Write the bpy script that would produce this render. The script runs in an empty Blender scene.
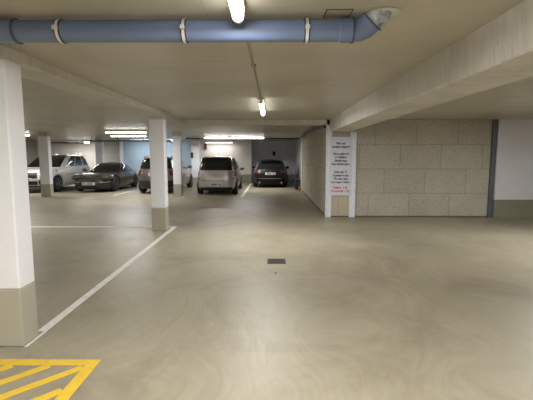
import bpy, bmesh, math, random
from mathutils import Vector, Matrix
random.seed(7)
C = bpy.context.scene.collection
PI = math.pi

# ------------------------------------------------------------------ helpers
def link(o, parent=None):
    C.objects.link(o)
    if parent is not None:
        o.parent = parent
    return o

def obj(name, bm, m, parent=None, smooth=False, loc=None):
    me = bpy.data.meshes.new(name)
    bmesh.ops.recalc_face_normals(bm, faces=bm.faces[:])
    bm.to_mesh(me); bm.free()
    if smooth:
        for p in me.polygons: p.use_smooth = True
        try: me.set_sharp_from_angle(angle=math.radians(38))
        except Exception: pass
    o = bpy.data.objects.new(name, me)
    for mm in (m if isinstance(m, (list, tuple)) else [m]):
        me.materials.append(mm)
    link(o, parent)
    if loc: o.location = loc
    return o

def tag(o, label, cat, group=None):
    o['label'] = label; o['category'] = cat
    if group: o['group'] = group
    return o

def thing(name, label, cat, loc=(0, 0, 0), rotz=0, group=None):
    o = bpy.data.objects.new(name, None); C.objects.link(o)
    o.empty_display_size = .1
    o.location = loc; o.rotation_euler = (0, 0, rotz)
    return tag(o, label, cat, group)

def struct(name, bm, m, parent=None, smooth=False):
    o = obj(name, bm, m, parent, smooth)
    if parent is None: o['kind'] = 'structure'
    return o

def add_box(bm, x0, x1, y0, y1, z0, z1, bev=0, mi=0):
    r = bmesh.ops.create_cube(bm, size=1)
    vs = r['verts']
    for v in vs:
        v.co = Vector((x0 + (v.co.x + .5) * (x1 - x0), y0 + (v.co.y + .5) * (y1 - y0), z0 + (v.co.z + .5) * (z1 - z0)))
    fs = list({f for v in vs for f in v.link_faces})
    if bev:
        es = list({e for v in vs for e in v.link_edges})
        r2 = bmesh.ops.bevel(bm, geom=es, offset=bev, segments=2, affect='EDGES', profile=.5)
        fs = list({f for v in r2['verts'] for f in v.link_faces}) or fs
    for f in fs: f.material_index = mi
    return bm

def bx(*a, **k):
    return add_box(bmesh.new(), *a, **k)

def add_tube(bm, pts, r, seg=12, cap=True, mi=0):
    pts = [Vector(p) for p in pts]
    rings = []; n = len(pts)
    prev = None
    for i, p in enumerate(pts):
        t = (pts[min(i + 1, n - 1)] - pts[max(i - 1, 0)]).normalized()
        if prev is None:
            a = Vector((0, 0, 1)) if abs(t.z) < .9 else Vector((1, 0, 0))
            u = t.cross(a).normalized()
        else:
            u = (prev - t * prev.dot(t)).normalized()
        prev = u
        w = t.cross(u)
        rr = r[i] if isinstance(r, (list, tuple)) else r
        rings.append([bm.verts.new(p + (u * math.cos(2 * PI * k / seg) + w * math.sin(2 * PI * k / seg)) * rr) for k in range(seg)])
    for a, b in zip(rings, rings[1:]):
        for k in range(seg):
            f = bm.faces.new((a[k], a[(k + 1) % seg], b[(k + 1) % seg], b[k])); f.material_index = mi
    if cap:
        bm.faces.new(rings[0][::-1]).material_index = mi
        bm.faces.new(rings[-1]).material_index = mi
    return bm

def tube(*a, **k):
    return add_tube(bmesh.new(), *a, **k)

def add_prism(bm, poly, z0, z1):
    a = [bm.verts.new((x, y, z0)) for x, y in poly]; b = [bm.verts.new((x, y, z1)) for x, y in poly]
    n = len(poly)
    bm.faces.new(a[::-1]); bm.faces.new(b)
    for i in range(n):
        bm.faces.new((a[i], a[(i + 1) % n], b[(i + 1) % n], b[i]))
    return bm

def add_lathe_x(bm, prof, cx, cy, cz, seg=28):
    """profile of (x offset, radius) turned about the x axis"""
    rings = []
    for x, r in prof:
        rings.append([bm.verts.new((cx + x, cy + r * math.cos(2 * PI * k / seg), cz + r * math.sin(2 * PI * k / seg))) for k in range(seg)])
    for a, b in zip(rings, rings[1:]):
        for k in range(seg):
            bm.faces.new((a[k], a[(k + 1) % seg], b[(k + 1) % seg], b[k]))
    bm.faces.new(rings[0]); bm.faces.new(rings[-1])
    return bm

def add_ellipsoid(bm, c, r, seg=16):
    m = Matrix.Translation(c) @ Matrix.Diagonal((r[0], r[1], r[2], 1))
    bmesh.ops.create_uvsphere(bm, u_segments=seg, v_segments=seg // 2 + 2, radius=1, matrix=m)
    return bm

# ------------------------------------------------------------------ materials
def base_mat(name, color=(.5, .5, .5), rough=.6, metal=0, spec=.5, coat=0, emit=None, estr=0):
    m = bpy.data.materials.new(name); m.use_nodes = True
    b = m.node_tree.nodes['Principled BSDF']
    b.inputs['Base Color'].default_value = (*color, 1)
    b.inputs['Roughness'].default_value = rough
    b.inputs['Metallic'].default_value = metal
    b.inputs['Specular IOR Level'].default_value = spec
    b.inputs['Coat Weight'].default_value = coat
    b.inputs['Coat Roughness'].default_value = .05
    if emit:
        b.inputs['Emission Color'].default_value = (*emit, 1)
        b.inputs['Emission Strength'].default_value = estr
    return m

class NT:
    def __init__(s, m):
        s.t = m.node_tree; s.b = s.t.nodes['Principled BSDF']
    def n(s, typ, **k):
        x = s.t.nodes.new(typ)
        for a, v in k.items(): setattr(x, a, v)
        return x
    def l(s, a, b): s.t.links.new(a, b)
    def pos(s):
        return s.n('ShaderNodeNewGeometry').outputs['Position']
    def obpos(s):
        return s.n('ShaderNodeTexCoord').outputs['Object']
    def mapping(s, v, scale=(1, 1, 1), rot=(0, 0, 0), loc=(0, 0, 0)):
        m = s.n('ShaderNodeMapping'); m.inputs['Scale'].default_value = scale
        m.inputs['Rotation'].default_value = rot; m.inputs['Location'].default_value = loc
        s.l(v, m.inputs['Vector']); return m.outputs[0]
    def noise(s, v, scale, detail=4, rough=.55, dist=0):
        x = s.n('ShaderNodeTexNoise'); x.inputs['Scale'].default_value = scale
        x.inputs['Detail'].default_value = detail; x.inputs['Roughness'].default_value = rough
        x.inputs['Distortion'].default_value = dist
        s.l(v, x.inputs['Vector']); return x.outputs['Fac']
    def ramp(s, f, stops):
        r = s.n('ShaderNodeValToRGB'); cr = r.color_ramp
        while len(cr.elements) < len(stops): cr.elements.new(.5)
        for e, (p, c) in zip(cr.elements, stops):
            e.position = p; e.color = (*c, 1) if len(c) == 3 else c
        s.l(f, r.inputs[0]); return r.outputs[0]
    def math(s, op, a, b=None, clamp=False):
        x = s.n('ShaderNodeMath', operation=op, use_clamp=clamp)
        for i, v in enumerate((a, b)):
            if v is None: continue
            if isinstance(v, (int, float)): x.inputs[i].default_value = v
            else: s.l(v, x.inputs[i])
        return x.outputs[0]
    def mix(s, f, a, b, mode='MIX'):
        x = s.n('ShaderNodeMix', data_type='RGBA', blend_type=mode)
        if isinstance(f, (int, float)): x.inputs[0].default_value = f
        else: s.l(f, x.inputs[0])
        for i, v in ((6, a), (7, b)):
            if isinstance(v, tuple): x.inputs[i].default_value = (*v, 1)
            else: s.l(v, x.inputs[i])
        return x.outputs[2]
    def bump(s, h, strength=.3, dist=.01):
        x = s.n('ShaderNodeBump'); x.inputs['Strength'].default_value = strength; x.inputs['Distance'].default_value = dist
        s.l(h, x.inputs['Height']); s.l(x.outputs[0], s.b.inputs['Normal'])

def g3(v): return (v, v, v)

def mat_floor():
    m = base_mat('floor_coating', rough=.45, spec=.4); k = NT(m); p = k.pos()
    big = k.noise(p, .38, 5, .6, .6)
    base = k.ramp(big, [(.3, (.272, .243, .176)), (.5, (.342, .307, .226)), (.72, (.392, .354, .267))])
    # curved brush strokes left by the coating tool
    nz = k.n('ShaderNodeTexNoise'); nz.inputs['Scale'].default_value = .42; nz.inputs['Detail'].default_value = 2
    k.l(p, nz.inputs['Vector'])
    vm = k.n('ShaderNodeVectorMath', operation='MULTIPLY_ADD'); k.l(nz.outputs['Color'], vm.inputs[0])
    vm.inputs[1].default_value = (3.2, 3.2, 0); k.l(p, vm.inputs[2])
    fine = k.noise(k.mapping(vm.outputs[0], (1, .09, 1), (0, 0, -.75)), 15, 6, .68, .4)
    fr = k.ramp(fine, [(.28, g3(.90)), (.5, g3(1)), (.72, g3(1.10))])
    fine2 = k.noise(k.mapping(vm.outputs[0], (1, .14, 1), (0, 0, .6)), 9, 6, .7, .6)
    sw = k.ramp(fine2, [(.3, g3(.93)), (.5, g3(1)), (.7, g3(1.06))])
    st = k.noise(p, .75, 8, .72, .8)
    stain = k.ramp(st, [(.30, (.78, .75, .70)), (.52, g3(1)), (1, g3(1.02))])
    c = k.mix(1, k.mix(1, k.mix(1, base, sw, 'MULTIPLY'), fr, 'MULTIPLY'), stain, 'MULTIPLY')
    # tiny dark specks
    sp = k.noise(p, 14, 2, .4)
    spr = k.ramp(sp, [(.19, g3(.55)), (.23, g3(1)), (1, g3(1))])
    c = k.mix(1, c, spr, 'MULTIPLY')
    k.l(c, k.b.inputs['Base Color'])
    rg = k.math('ADD', k.math('MULTIPLY', fine, .35), k.math('ADD', k.math('MULTIPLY', big, .35), .07))
    k.l(rg, k.b.inputs['Roughness'])
    h = k.math('ADD', fine, k.math('MULTIPLY', fine2, .5))
    k.bump(h, .26, .007)
    return m

def mat_ceiling(name='ceiling_concrete', dark=1.0, seams=True):
    m = base_mat(name, rough=.36, spec=.5); k = NT(m); p = k.pos()
    n1 = k.noise(p, .7, 6, .65, .4)
    base = k.ramp(n1, [(.28, tuple(c * dark for c in (.41, .380, .305))), (.5, tuple(c * dark for c in (.50, .465, .378))), (.75, tuple(c * dark for c in (.58, .54, .445)))])
    # timber grain running across, printed by the formwork panels
    gr = k.noise(k.mapping(p, (.35, 9, 4)), 4.5, 5, .65, .2)
    grr = k.ramp(gr, [(.3, g3(.91)), (.5, g3(1)), (.75, g3(1.06))])
    c = k.mix(1, base, grr, 'MULTIPLY')
    if seams:
        sx = k.n('ShaderNodeSeparateXYZ'); k.l(p, sx.inputs[0])
        lines = None
        for ax, per, off in ((0, 1.25, .42), (1, 2.5, .9)):
            f = k.math('FRACT', k.math('DIVIDE', k.math('ADD', sx.outputs[ax], off + 50 * per), per))
            d = k.math('MULTIPLY', k.math('ABSOLUTE', k.math('SUBTRACT', f, .5)), per)
            ln = k.math('GREATER_THAN', d, per / 2 - .006)
            lines = ln if lines is None else k.math('MAXIMUM', lines, ln)
        c = k.mix(k.math('MULTIPLY', lines, .16), c, (.16, .14, .10))
    pn = k.noise(p, 22, 3, .5)
    pits = k.ramp(pn, [(.24, g3(.7)), (.28, g3(1)), (1, g3(1))])
    c = k.mix(1, c, pits, 'MULTIPLY')
    k.l(c, k.b.inputs['Base Color'])
    k.bump(k.math('ADD', gr, n1), .12, .006)
    return m

def mat_beam():
    m = base_mat('beam_concrete', rough=.7, spec=.25); k = NT(m); p = k.pos()
    n1 = k.noise(p, 1.1, 6, .65, .5)
    base = k.ramp(n1, [(.28, (.50, .475, .43)), (.5, (.62, .595, .55)), (.75, (.70, .675, .63))])
    gr = k.noise(k.mapping(p, (3, 14, .8)), 2.2, 5, .7, .1)
    grr = k.ramp(gr, [(.3, g3(.84)), (.5, g3(1)), (.75, g3(1.08))])
    c = k.mix(1, base, grr, 'MULTIPLY')
    pn = k.noise(p, 26, 3, .5)
    pits = k.ramp(pn, [(.25, g3(.6)), (.29, g3(1)), (1, g3(1))])
    c = k.mix(1, c, pits, 'MULTIPLY')
    k.l(c, k.b.inputs['Base Color']); k.bump(gr, .25, .006)
    return m

def mat_blocks(name, axis, x0, tint=(1, 1, 1)):
    """large wood-wool slabs, 1.06 x 0.633 m, each row shifted 0.4 m"""
    m = base_mat(name, rough=.9, spec=.15); k = NT(m); p = k.pos()
    s = k.n('ShaderNodeSeparateXYZ'); k.l(p, s.inputs[0])
    u = s.outputs[axis]; z = s.outputs[2]
    row = k.math('FLOOR', k.math('DIVIDE', z, .633))
    uu = k.math('SUBTRACT', k.math('SUBTRACT', u, x0 - 53), k.math('MULTIPLY', row, .4))
    q = k.math('DIVIDE', uu, 1.06); col = k.math('FLOOR', q)
    du = k.math('MULTIPLY', k.math('ABSOLUTE', k.math('SUBTRACT', k.math('FRACT', q), .5)), 1.06)
    dz = k.math('MULTIPLY', k.math('ABSOLUTE', k.math('SUBTRACT', k.math('FRACT', k.math('DIVIDE', z, .633)), .5)), .633)
    ln = k.math('MAXIMUM', k.math('GREATER_THAN', du, .53 - .007), k.math('GREATER_THAN', dz, .3165 - .006))
    cb = k.n('ShaderNodeCombineXYZ'); k.l(row, cb.inputs[0]); k.l(col, cb.inputs[1])
    wn = k.n('ShaderNodeTexWhiteNoise'); k.l(cb.outputs[0], wn.inputs['Vector'])
    vor = k.noise(p, 30, 4, .75, 1.5)
    T = lambda c: tuple(a * b for a, b in zip(c, tint))
    c = k.ramp(vor, [(.30, T((.22, .20, .16))), (.45, T((.44, .41, .345))), (.6, T((.52, .49, .42))), (.8, T((.63, .60, .525)))])
    lum = k.ramp(wn.outputs['Value'], [(0, g3(.94)), (1, g3(1.06))])
    c = k.mix(1, c, lum, 'MULTIPLY')
    soft = k.ramp(k.noise(p, 1.3, 3), [(.3, g3(.92)), (.7, g3(1.06))])
    c = k.mix(1, c, soft, 'MULTIPLY')
    c = k.mix(k.math('MULTIPLY', ln, .55), c, (.15, .13, .10))
    k.l(c, k.b.inputs['Base Color'])
    k.bump(k.math('SUBTRACT', vor, k.math('MULTIPLY', ln, .8)), .5, .01)
    return m

def mat_paint(name, c, rough=.7, var=.06, scale=2.0, bump=.08):
    m = base_mat(name, c, rough, spec=.3); k = NT(m); p = k.pos()
    n = k.noise(p, scale, 5, .6, .3)
    r = k.ramp(n, [(.3, tuple(x * (1 - var) for x in c)), (.7, tuple(min(1, x * (1 + var)) for x in c))])
    k.l(r, k.b.inputs['Base Color'])
    k.bump(k.noise(p, 45, 4, .6), bump, .004)
    return m

def mat_marking(name, c, wear=.3):
    m = base_mat(name, c, .55); k = NT(m); p = k.pos()
    n = k.noise(p, 9, 6, .75, .5)
    r = k.ramp(n, [(.28, tuple(x * (1 - wear) for x in c)), (.5, c), (1, tuple(min(1, x * 1.05) for x in c))])
    k.l(r, k.b.inputs['Base Color']); return m

def mat_metal(name, c, rough=.35, var=.15, metal=1.0, scale=8):
    m = base_mat(name, c, rough, metal); k = NT(m); p = k.obpos()
    n = k.noise(p, scale, 5, .6, .5)
    r = k.ramp(n, [(.3, tuple(x * (1 - var) for x in c)), (.7, tuple(min(1, x * (1 + var)) for x in c))])
    k.l(r, k.b.inputs['Base Color'])
    k.l(k.math('ADD', k.math('MULTIPLY', n, .2), rough - .1), k.b.inputs['Roughness'])
    return m

def mat_carpaint(name, c, metal=.5, rough=.3):
    m = base_mat(name, c, rough, metal, coat=.8); k = NT(m)
    n = k.noise(k.obpos(), 3, 3)
    r = k.ramp(n, [(.3, tuple(x * .94 for x in c)), (.7, tuple(min(1, x * 1.05) for x in c))])
    k.l(r, k.b.inputs['Base Color']); return m

def mat_plain(name, c, rough=.5, metal=0, var=.06, scale=12, **kw):
    m = base_mat(name, c, rough, metal, **kw); k = NT(m)
    n = k.noise(k.obpos(), scale, 3)
    r = k.ramp(n, [(.3, tuple(x * (1 - var) for x in c)), (.7, tuple(min(1, x * (1 + var)) for x in c))])
    k.l(r, k.b.inputs['Base Color']); return m

def mat_light(name, c, e):
    return base_mat(name, (.9, .9, .9), .4, emit=c, estr=e)

M = {}
M['floor'] = mat_floor()
M['ceil'] = mat_ceiling()
M['soffit'] = mat_ceiling('ceiling_concrete_rear', .95)
M['beam'] = mat_beam()
M['blockF'] = mat_blocks('wood_wool_slabs_front', 0, 2.58)
M['blockS'] = mat_blocks('wood_wool_slabs_side', 1, 10.45, (1.0, .97, .90))
M['white'] = mat_paint('white_wall_paint', (.66, .66, .70), .6, .03)
M['pillar'] = mat_paint('white_pillar_paint', (.86, .875, .93), .55, .03)
M['wallwhite'] = mat_paint('cream_wall_paint', (.62, .58, .54), .7, .06)
M['wallgrey'] = mat_paint('grey_wall_paint', (.74, .735, .77), .7, .08)
M['wallblue'] = mat_paint('cool_lit_wall_tint', (.52, .64, .75), .6, .04, 1.0)  # pale blue imitates cool light falling on the recessed back wall
M['wallside'] = mat_paint('concrete_side_wall', (.33, .32, .29), .8, .12)
M['basegrey'] = mat_paint('grey_green_skirting_paint', (.42, .40, .325), .55, .05)
M['basegreen'] = mat_paint('olive_skirting_paint', (.235, .228, .17), .55, .05)
M['darkbase'] = mat_plain('dark_skirting', (.12, .11, .085), .7)
M['galv'] = mat_metal('galvanised_steel', (.78, .82, .90), .5, .14, .05, 25)
M['bluemetal'] = mat_metal('blue_grey_steel', (.15, .17, .20), .45, .15, .4)
M['sign'] = mat_plain('sign_board_white', (.68, .69, .79), .4)
M['ink'] = mat_plain('sign_black_ink', (.03, .03, .04), .5)
M['redink'] = mat_plain('sign_red_ink', (.55, .06, .05), .5)
M['line'] = mat_marking('white_line_paint', (.80, .78, .74), .25)
M['yellow'] = mat_marking('yellow_line_paint', (.75, .50, .045), .2)
M['pvc'] = mat_plain('blue_grey_pvc', (.150, .200, .330), .38, var=.08, scale=5)
M['pvcdark'] = mat_plain('dark_pvc_rim', (.06, .075, .12), .5)
M['pvcdust'] = mat_plain('mortar_splashed_pvc', (.36, .38, .44), .6, var=.55, scale=26)
M['clamp'] = mat_metal('zinc_clamp', (.74, .75, .78), .4, .1, .3)
M['rubber'] = mat_plain('black_rubber', (.02, .02, .02), .7)
M['rod'] = mat_metal('rusty_threaded_rod', (.45, .30, .22), .6, .3, .5)
M['tube'] = mat_light('lit_tube', (1, .98, .94), 14)
M['tubefar'] = mat_light('lit_tube_rear', (1, .98, .95), 14)
M['tubedim'] = mat_light('lit_tube_dim', (1, .95, .88), 4)
M['tubecool'] = mat_light('lit_tube_cool', (.74, .88, 1), 14)
M['housing'] = mat_plain('lamp_housing', (.75, .75, .73), .4)
M['conduit'] = mat_plain('grey_conduit', (.34, .315, .26), .5)
M['tray'] = mat_metal('dark_cable_tray', (.07, .075, .08), .5, .1, .6)
M['cable'] = mat_plain('black_cable', (.03, .03, .035), .5)
M['cablelight'] = mat_plain('pale_cable', (.55, .53, .48), .5)
M['hatch'] = mat_plain('ceiling_plate', (.37, .335, .265), .7)
M['gap'] = mat_plain('dark_gap', (.022, .02, .018), .8)
M['iron'] = mat_plain('cast_iron', (.035, .034, .03), .7)
M['tyre'] = mat_plain('tyre_rubber', (.018, .018, .018), .75)
M['rim'] = mat_metal('alloy_rim', (.42, .42, .43), .35, .1, .8)
M['rimdark'] = mat_metal('dark_alloy_rim', (.09, .09, .09), .35, .1, .8)
M['glass'] = base_mat('car_glass', (.012, .014, .015), .06, spec=.6, coat=.3)
M['trim'] = mat_plain('black_plastic', (.025, .025, .026), .55)
M['chrome'] = mat_metal('chrome', (.75, .75, .76), .15, .05)
M['red'] = base_mat('tail_lamp_red', (.085, .006, .006), .35, coat=.1)
M['redpale'] = base_mat('tail_lamp_pale_red', (.20, .03, .03), .2, coat=.5)
M['lens'] = base_mat('headlamp_lens', (.55, .57, .58), .1, metal=.3, coat=.6)
M['plate'] = mat_plain('plate_white', (.70, .70, .68), .45)
M['platetext'] = mat_plain('plate_dark_marks', (.06, .06, .07), .5)
M['p_silver'] = mat_carpaint('silver_paint', (.58, .55, .545), .45, .3)
M['p_white'] = mat_carpaint('white_paint', (.72, .70, .66), 0, .3)
M['p_brown'] = mat_carpaint('grey_brown_paint', (.22, .185, .175), .5, .3)
M['p_dark'] = mat_carpaint('dark_umber_paint', (.034, .029, .022), .1, .42)
M['p_black'] = mat_plain('black_paint', (.008, .008, .009), .38, spec=.25)
M['scrap'] = mat_plain('paper_white', (.78, .76, .72), .8)
M['orange'] = mat_plain('rust_orange', (.42, .20, .08), .6)
M['darkbox'] = mat_plain('dark_box_plastic', (.035, .035, .035), .5)

H = 2.53           # ceiling height
XL, XR, YN, YB = -13.9, 9.5, -6.5, 23.9

# ------------------------------------------------------------------ setting
bm = bmesh.new(); add_box(bm, XL - .2, XR + .2, YN - .2, 25.6, -.15, 0)
struct('floor', bm, M['floor'])
bm = bmesh.new(); add_box(bm, XL - .2, XR + .2, YN - .2, 25.6, H, H + .2)
struct('ceiling', bm, M['ceil'])

def beam(name, sec, y0, y1):
    bm = bmesh.new()
    a = [bm.verts.new((x, y0, z)) for x, z in sec]; b = [bm.verts.new((x, y1, z)) for x, z in sec]
    n = len(sec); bm.faces.new(a); bm.faces.new(b[::-1])
    for i in range(n): bm.faces.new((a[i], b[i], b[(i + 1) % n], a[(i + 1) % n]))
    bmesh.ops.recalc_face_normals(bm, faces=bm.faces[:])
    es = [e for e in bm.edges if abs(e.verts[0].co.x - e.verts[1].co.x) < 1e-5 and max(v.co.z for v in e.verts) < H - .02 and abs(e.verts[0].co.y - e.verts[1].co.y) > 1]
    bmesh.ops.bevel(bm, geom=es, offset=.012, segments=1, affect='EDGES')
    return struct(name, bm, M['beam'])
# long downstand beam over the sign, long shallow beam over the pillars, cross beam
beam('trim_1', [(1.53, H), (1.555, 2.225), (2.07, 2.225), (2.09, H)], YN, 10.46)
beam('trim_2', [(-2.26, H), (-2.27, 2.43), (-2.64, 2.43), (-2.65, H)], YN, 10.9)
bm = bx(-2.262, 1.62, 10.47, 10.85, 2.405, H, bev=.01); struct('trim_3', bm, M['beam'])

# right-hand partition of wood-wool slabs (faces the camera) and its return running into the depth
bm = bx(1.47, 5.70, 10.47, 10.72, 0, H - .002); struct('wall_front_right', bm, M['blockF'])
bm = bx(1.47, 1.75, 10.722, 18.0, 0, H - .002); struct('wall_right', bm, M['blockS'])
bm = bx(1.44, 1.80, 18.002, 18.5, 0, H - .002); struct('wall_pier', bm, M['wallwhite'])
bm = bx(1.58, 1.80, 18.502, 25.3, 0, H - .002); struct('wall_right_rear', bm, M['wallgrey'])
bm = bx(1.60, 5.69, 10.455, 10.469, 0, .035); struct('baseboard_front_right', bm, M['darkbase'])
bm = bx(1.455, 1.469, 10.75, 17.99, 0, .06); struct('baseboard_right', bm, M['darkbase'])
# steel channel and the white painted wall beside it
bm = bmesh.new(); add_box(bm, 5.702, 5.835, 10.44, 10.5, 0, H - .003); add_box(bm, 5.702, 5.72, 10.39, 10.439, 0, H - .003); add_box(bm, 5.721, 5.78, 10.41, 10.439, 2.28, 2.36)
struct('trim_4', bm, M['bluemetal'])
bm = bx(5.837, XR, 10.40, 10.72, .47, H - .002); struct('wall_front_far_right', bm, M['white'])
bm = bx(5.837, XR, 10.395, 10.72, 0, .469); struct('baseboard_front_far_right', bm, M['basegreen'])
# outer shell
bm = bx(XR, XR + .2, YN, 10.7, 0, H - .001); struct('wall_far_right', bm, M['wallwhite'])
bm = bx(XL - .2, XR + .2, YN - .2, YN, 0, H - .001); struct('wall_near', bm, M['wallwhite'])
bm = bx(XL - .2, XL, YN, 24.2, 0, H - .001); struct('wall_left', bm, M['wallside'])
def back(name, x0, x1, m, y0=YB, band=True, mb='basegreen'):
    struct(name, bx(x0, x1, y0, y0 + .25, .5 if band else 0, H - .002), M[m])
    if band:
        struct(name.replace('wall', 'baseboard'), bx(x0, x1, y0 - .004, y0 + .25, 0, .499), M[mb])
back('wall_back_left', XL, -9.92, 'wallwhite')
back('wall_back_pier', -9.918, -8.87, 'wallside')
back('wall_back_blue', -8.868, -4.62, 'wallblue', YB + .35)
back('wall_back', -4.618, -1.10, 'wallwhite')
struct('wall_back_recess', bx(-1.10, 1.60, 25.25, 25.5, 0, H - .002), M['wallgrey'])
struct('wall_back_return', bx(-1.22, -1.098, 24.152, 25.25, 0, H - .002), M['wallgrey'])
struct('trim_5', bx(-8.93, -8.80, YB - .05, YB + .3, 0, H - .003), M['white'])
struct('trim_6', bx(-5.52, -5.40, YB + .22, YB + .345, 0, H - .003), M['wallside'])

# ------------------------------------------------------------------ pillars
def pillar(x0, x1, y0, y1, label, top, mshaft='pillar', topz=2.36):
    t = thing('concrete_pillar', label, 'pillar', ((x0 + x1) / 2, (y0 + y1) / 2, 0), 0, 'pillars with grey painted feet')
    w, d = (x1 - x0) / 2, (y1 - y0) / 2
    bm = bx(-w, w, -d, d, .5, topz, bev=.012); obj('shaft', bm, M[mshaft], t)
    bm = bx(-w - .002, w + .002, -d - .002, d + .002, 0, .499, bev=.012); obj('painted_foot', bm, M['basegrey'], t)
    bm = bx(-w + .004, w - .004, -d + .004, d - .004, topz - .005, top); o = obj('bare_head', bm, M['beam'], t); o['label'] = 'unpainted concrete head'
    return t
pillar(-2.39, -2.075, 3.20, 3.42, 'white square pillar nearest the camera at the left edge beside the yellow hatching', 2.428)
pillar(-2.525, -2.215, 8.42, 8.64, 'white square pillar at the far end of the long white floor line', 2.428)
pillar(-3.77, -3.46, 15.55, 15.77, 'slim pillar standing behind the brown car, beside the silver car', H - .003)
pillar(-8.98, -8.60, 15.55, 15.77, 'pillar standing in front of the white car, left of the dark sports car', H - .003)
pillar(-9.66, -9.28, 22.2, 22.45, 'far pillar seen above and behind the dark sports car', H - .003)
pillar(-4.05, -3.63, 20.6, 20.97, 'far pillar between the brown car and the silver car', H - .003)

# ------------------------------------------------------------------ floor markings
def plate_poly(name, polys, m, parent=None, z=.003):
    bm = bmesh.new()
    for p in polys: add_prism(bm, p, .0004, z)
    return obj(name, bm, M[m], parent)
def rect(x0, x1, y0, y1): return [(x0, y0), (x1, y0), (x1, y1), (x0, y1)]
tag(plate_poly('floor_line', [[(-2.135, 3.50), (-2.05, 3.50), (-2.112, 8.98), (-2.205, 8.98)], rect(-2.07, -2.045, 3.2, 3.5)], 'line'), 'long white painted floor line running between the two nearest white pillars', 'floor marking', 'white bay lines')
tag(plate_poly('floor_line', [rect(-8.6, -2.21, 8.86, 8.98)], 'line'), 'white painted floor line crossing sideways behind the second pillar', 'floor marking', 'white bay lines')
tag(plate_poly('floor_line', [rect(-1.16, -1.05, 15.6, 23.2)], 'line'), 'white painted bay line between the silver car and the black car', 'floor marking', 'white bay lines')
tag(plate_poly('floor_line', [rect(-6.42, -6.31, 16.2, 23.2)], 'line'), 'white painted bay line between the dark sports car and the brown car', 'floor marking', 'white bay lines')
t = thing('hatched_marking', 'yellow hatched no-parking marking on the floor at the lower left', 'floor marking', (0, 0, 0))
plate_poly('border', [rect(-3.6, -1.33, 2.90, 2.99), rect(-1.42, -1.33, 1.2, 2.90)], 'yellow', t)
def stripe(x0, y0, x1, y1, w):
    d = Vector((x1 - x0, y1 - y0)).normalized(); n = Vector((-d.y, d.x)) * w / 2
    return [(x0 + n.x, y0 + n.y), (x0 - n.x, y0 - n.y), (x1 - n.x, y1 - n.y), (x1 + n.x, y1 + n.y)]
for i in range(9):
    # parallel diagonals clipped to the hatched rectangle, sloping up to the right
    sx, sy = .37, .39
    off = -1.12 - i * .285
    # line: passes (off, 2.90) with direction (sx, sy)
    y0 = 1.25; xe = off; ye = 2.895
    if xe > -1.425: ye = 2.895 - (xe + 1.425) * sy / sx; xe = -1.425
    xs = xe - (ye - y0) * sx / sy; ys = y0
    if xs < -3.55: ys = y0 + (-3.55 - xs) * sy / sx; xs = -3.55
    if ye - ys < .1: continue
    plate_poly('stripe', [stripe(xs, ys, xe, ye, .075)], 'yellow', t, .0028)

# floor drain
t = thing('floor_drain', 'small square dark iron drain grate in the middle of the floor', 'drain', (.10, 5.97, 0))
bm = bmesh.new()
for a in ((-.14, .14, -.14, -.118), (-.14, .14, .118, .14), (-.14, -.118, -.117, .117), (.118, .14, -.117, .117)):
    add_box(bm, *a, .0005, .006)
obj('frame', bm, M['iron'], t)
bm = bx(-.117, .117, -.117, .117, .0005, .002)
for i in range(7):
    x = -.10 + i * .0333; add_box(bm, x - .008, x + .008, -.115, .115, .0021, .005)
obj('grate', bm, M['gap'], t)
bm = bmesh.new(); add_ellipsoid(bm, (.08, 5.35, .004), (.02, .014, .004), 10)
tag(obj('grit_chip', bm, M['gap']), 'tiny dark chip lying on the floor in front of the drain', 'debris')
bm = bmesh.new()
v = [bm.verts.new(c) for c in ((-.09, -.05, .004), (.08, -.06, .02), (.10, .05, .006), (0, .07, .05), (-.08, .06, .01), (0, 0, .03))]
for a, b in ((0, 1), (1, 2), (2, 3), (3, 4), (4, 0)): bm.faces.new((v[a], v[b], v[5]))
tag(obj('paper_scrap', bm, M['scrap'], None, loc=(-3.38, 15.38, 0)), 'crumpled white paper scrap at the foot of the slim pillar', 'litter')

# ------------------------------------------------------------------ sign pillar
for x0, x1, top, lab in ((1.452, 1.60, 2.40, 'taller left galvanised corner guard beside the notice board'), (2.075, 2.225, 2.222, 'shorter right galvanised corner guard beside the notice board')):
    bm = bmesh.new(); add_box(bm, x0, x1, 10.43, 10.468, 0.001, top, bev=.004)
    add_box(bm, x0 if x0 < 2 else x1 - .02, x0 + .02 if x0 < 2 else x1, 10.40, 10.4305, .001, top - .02)
    for z in (.3, 1.0, 1.7, 2.1): add_ellipsoid(bm, ((x0 + x1) / 2, 10.43, z), (.012, .008, .012), 8)
    tag(obj('corner_guard', bm, M['galv']), lab, 'metal post', 'galvanised corner guards')
bm = bmesh.new(); add_box(bm, 1.602, 1.80, 10.445, 10.468, .036, .56); add_box(bm, 1.806, 2.073, 10.445, 10.468, .036, .56)
M['lowpanel'] = mat_paint('bare_slab_panel', (.50, .45, .34), .85, .1, 20)
tag(obj('slab_panel', bm, M['lowpanel']), 'pale beige two-piece panel under the notice board between the metal posts', 'panel')

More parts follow.
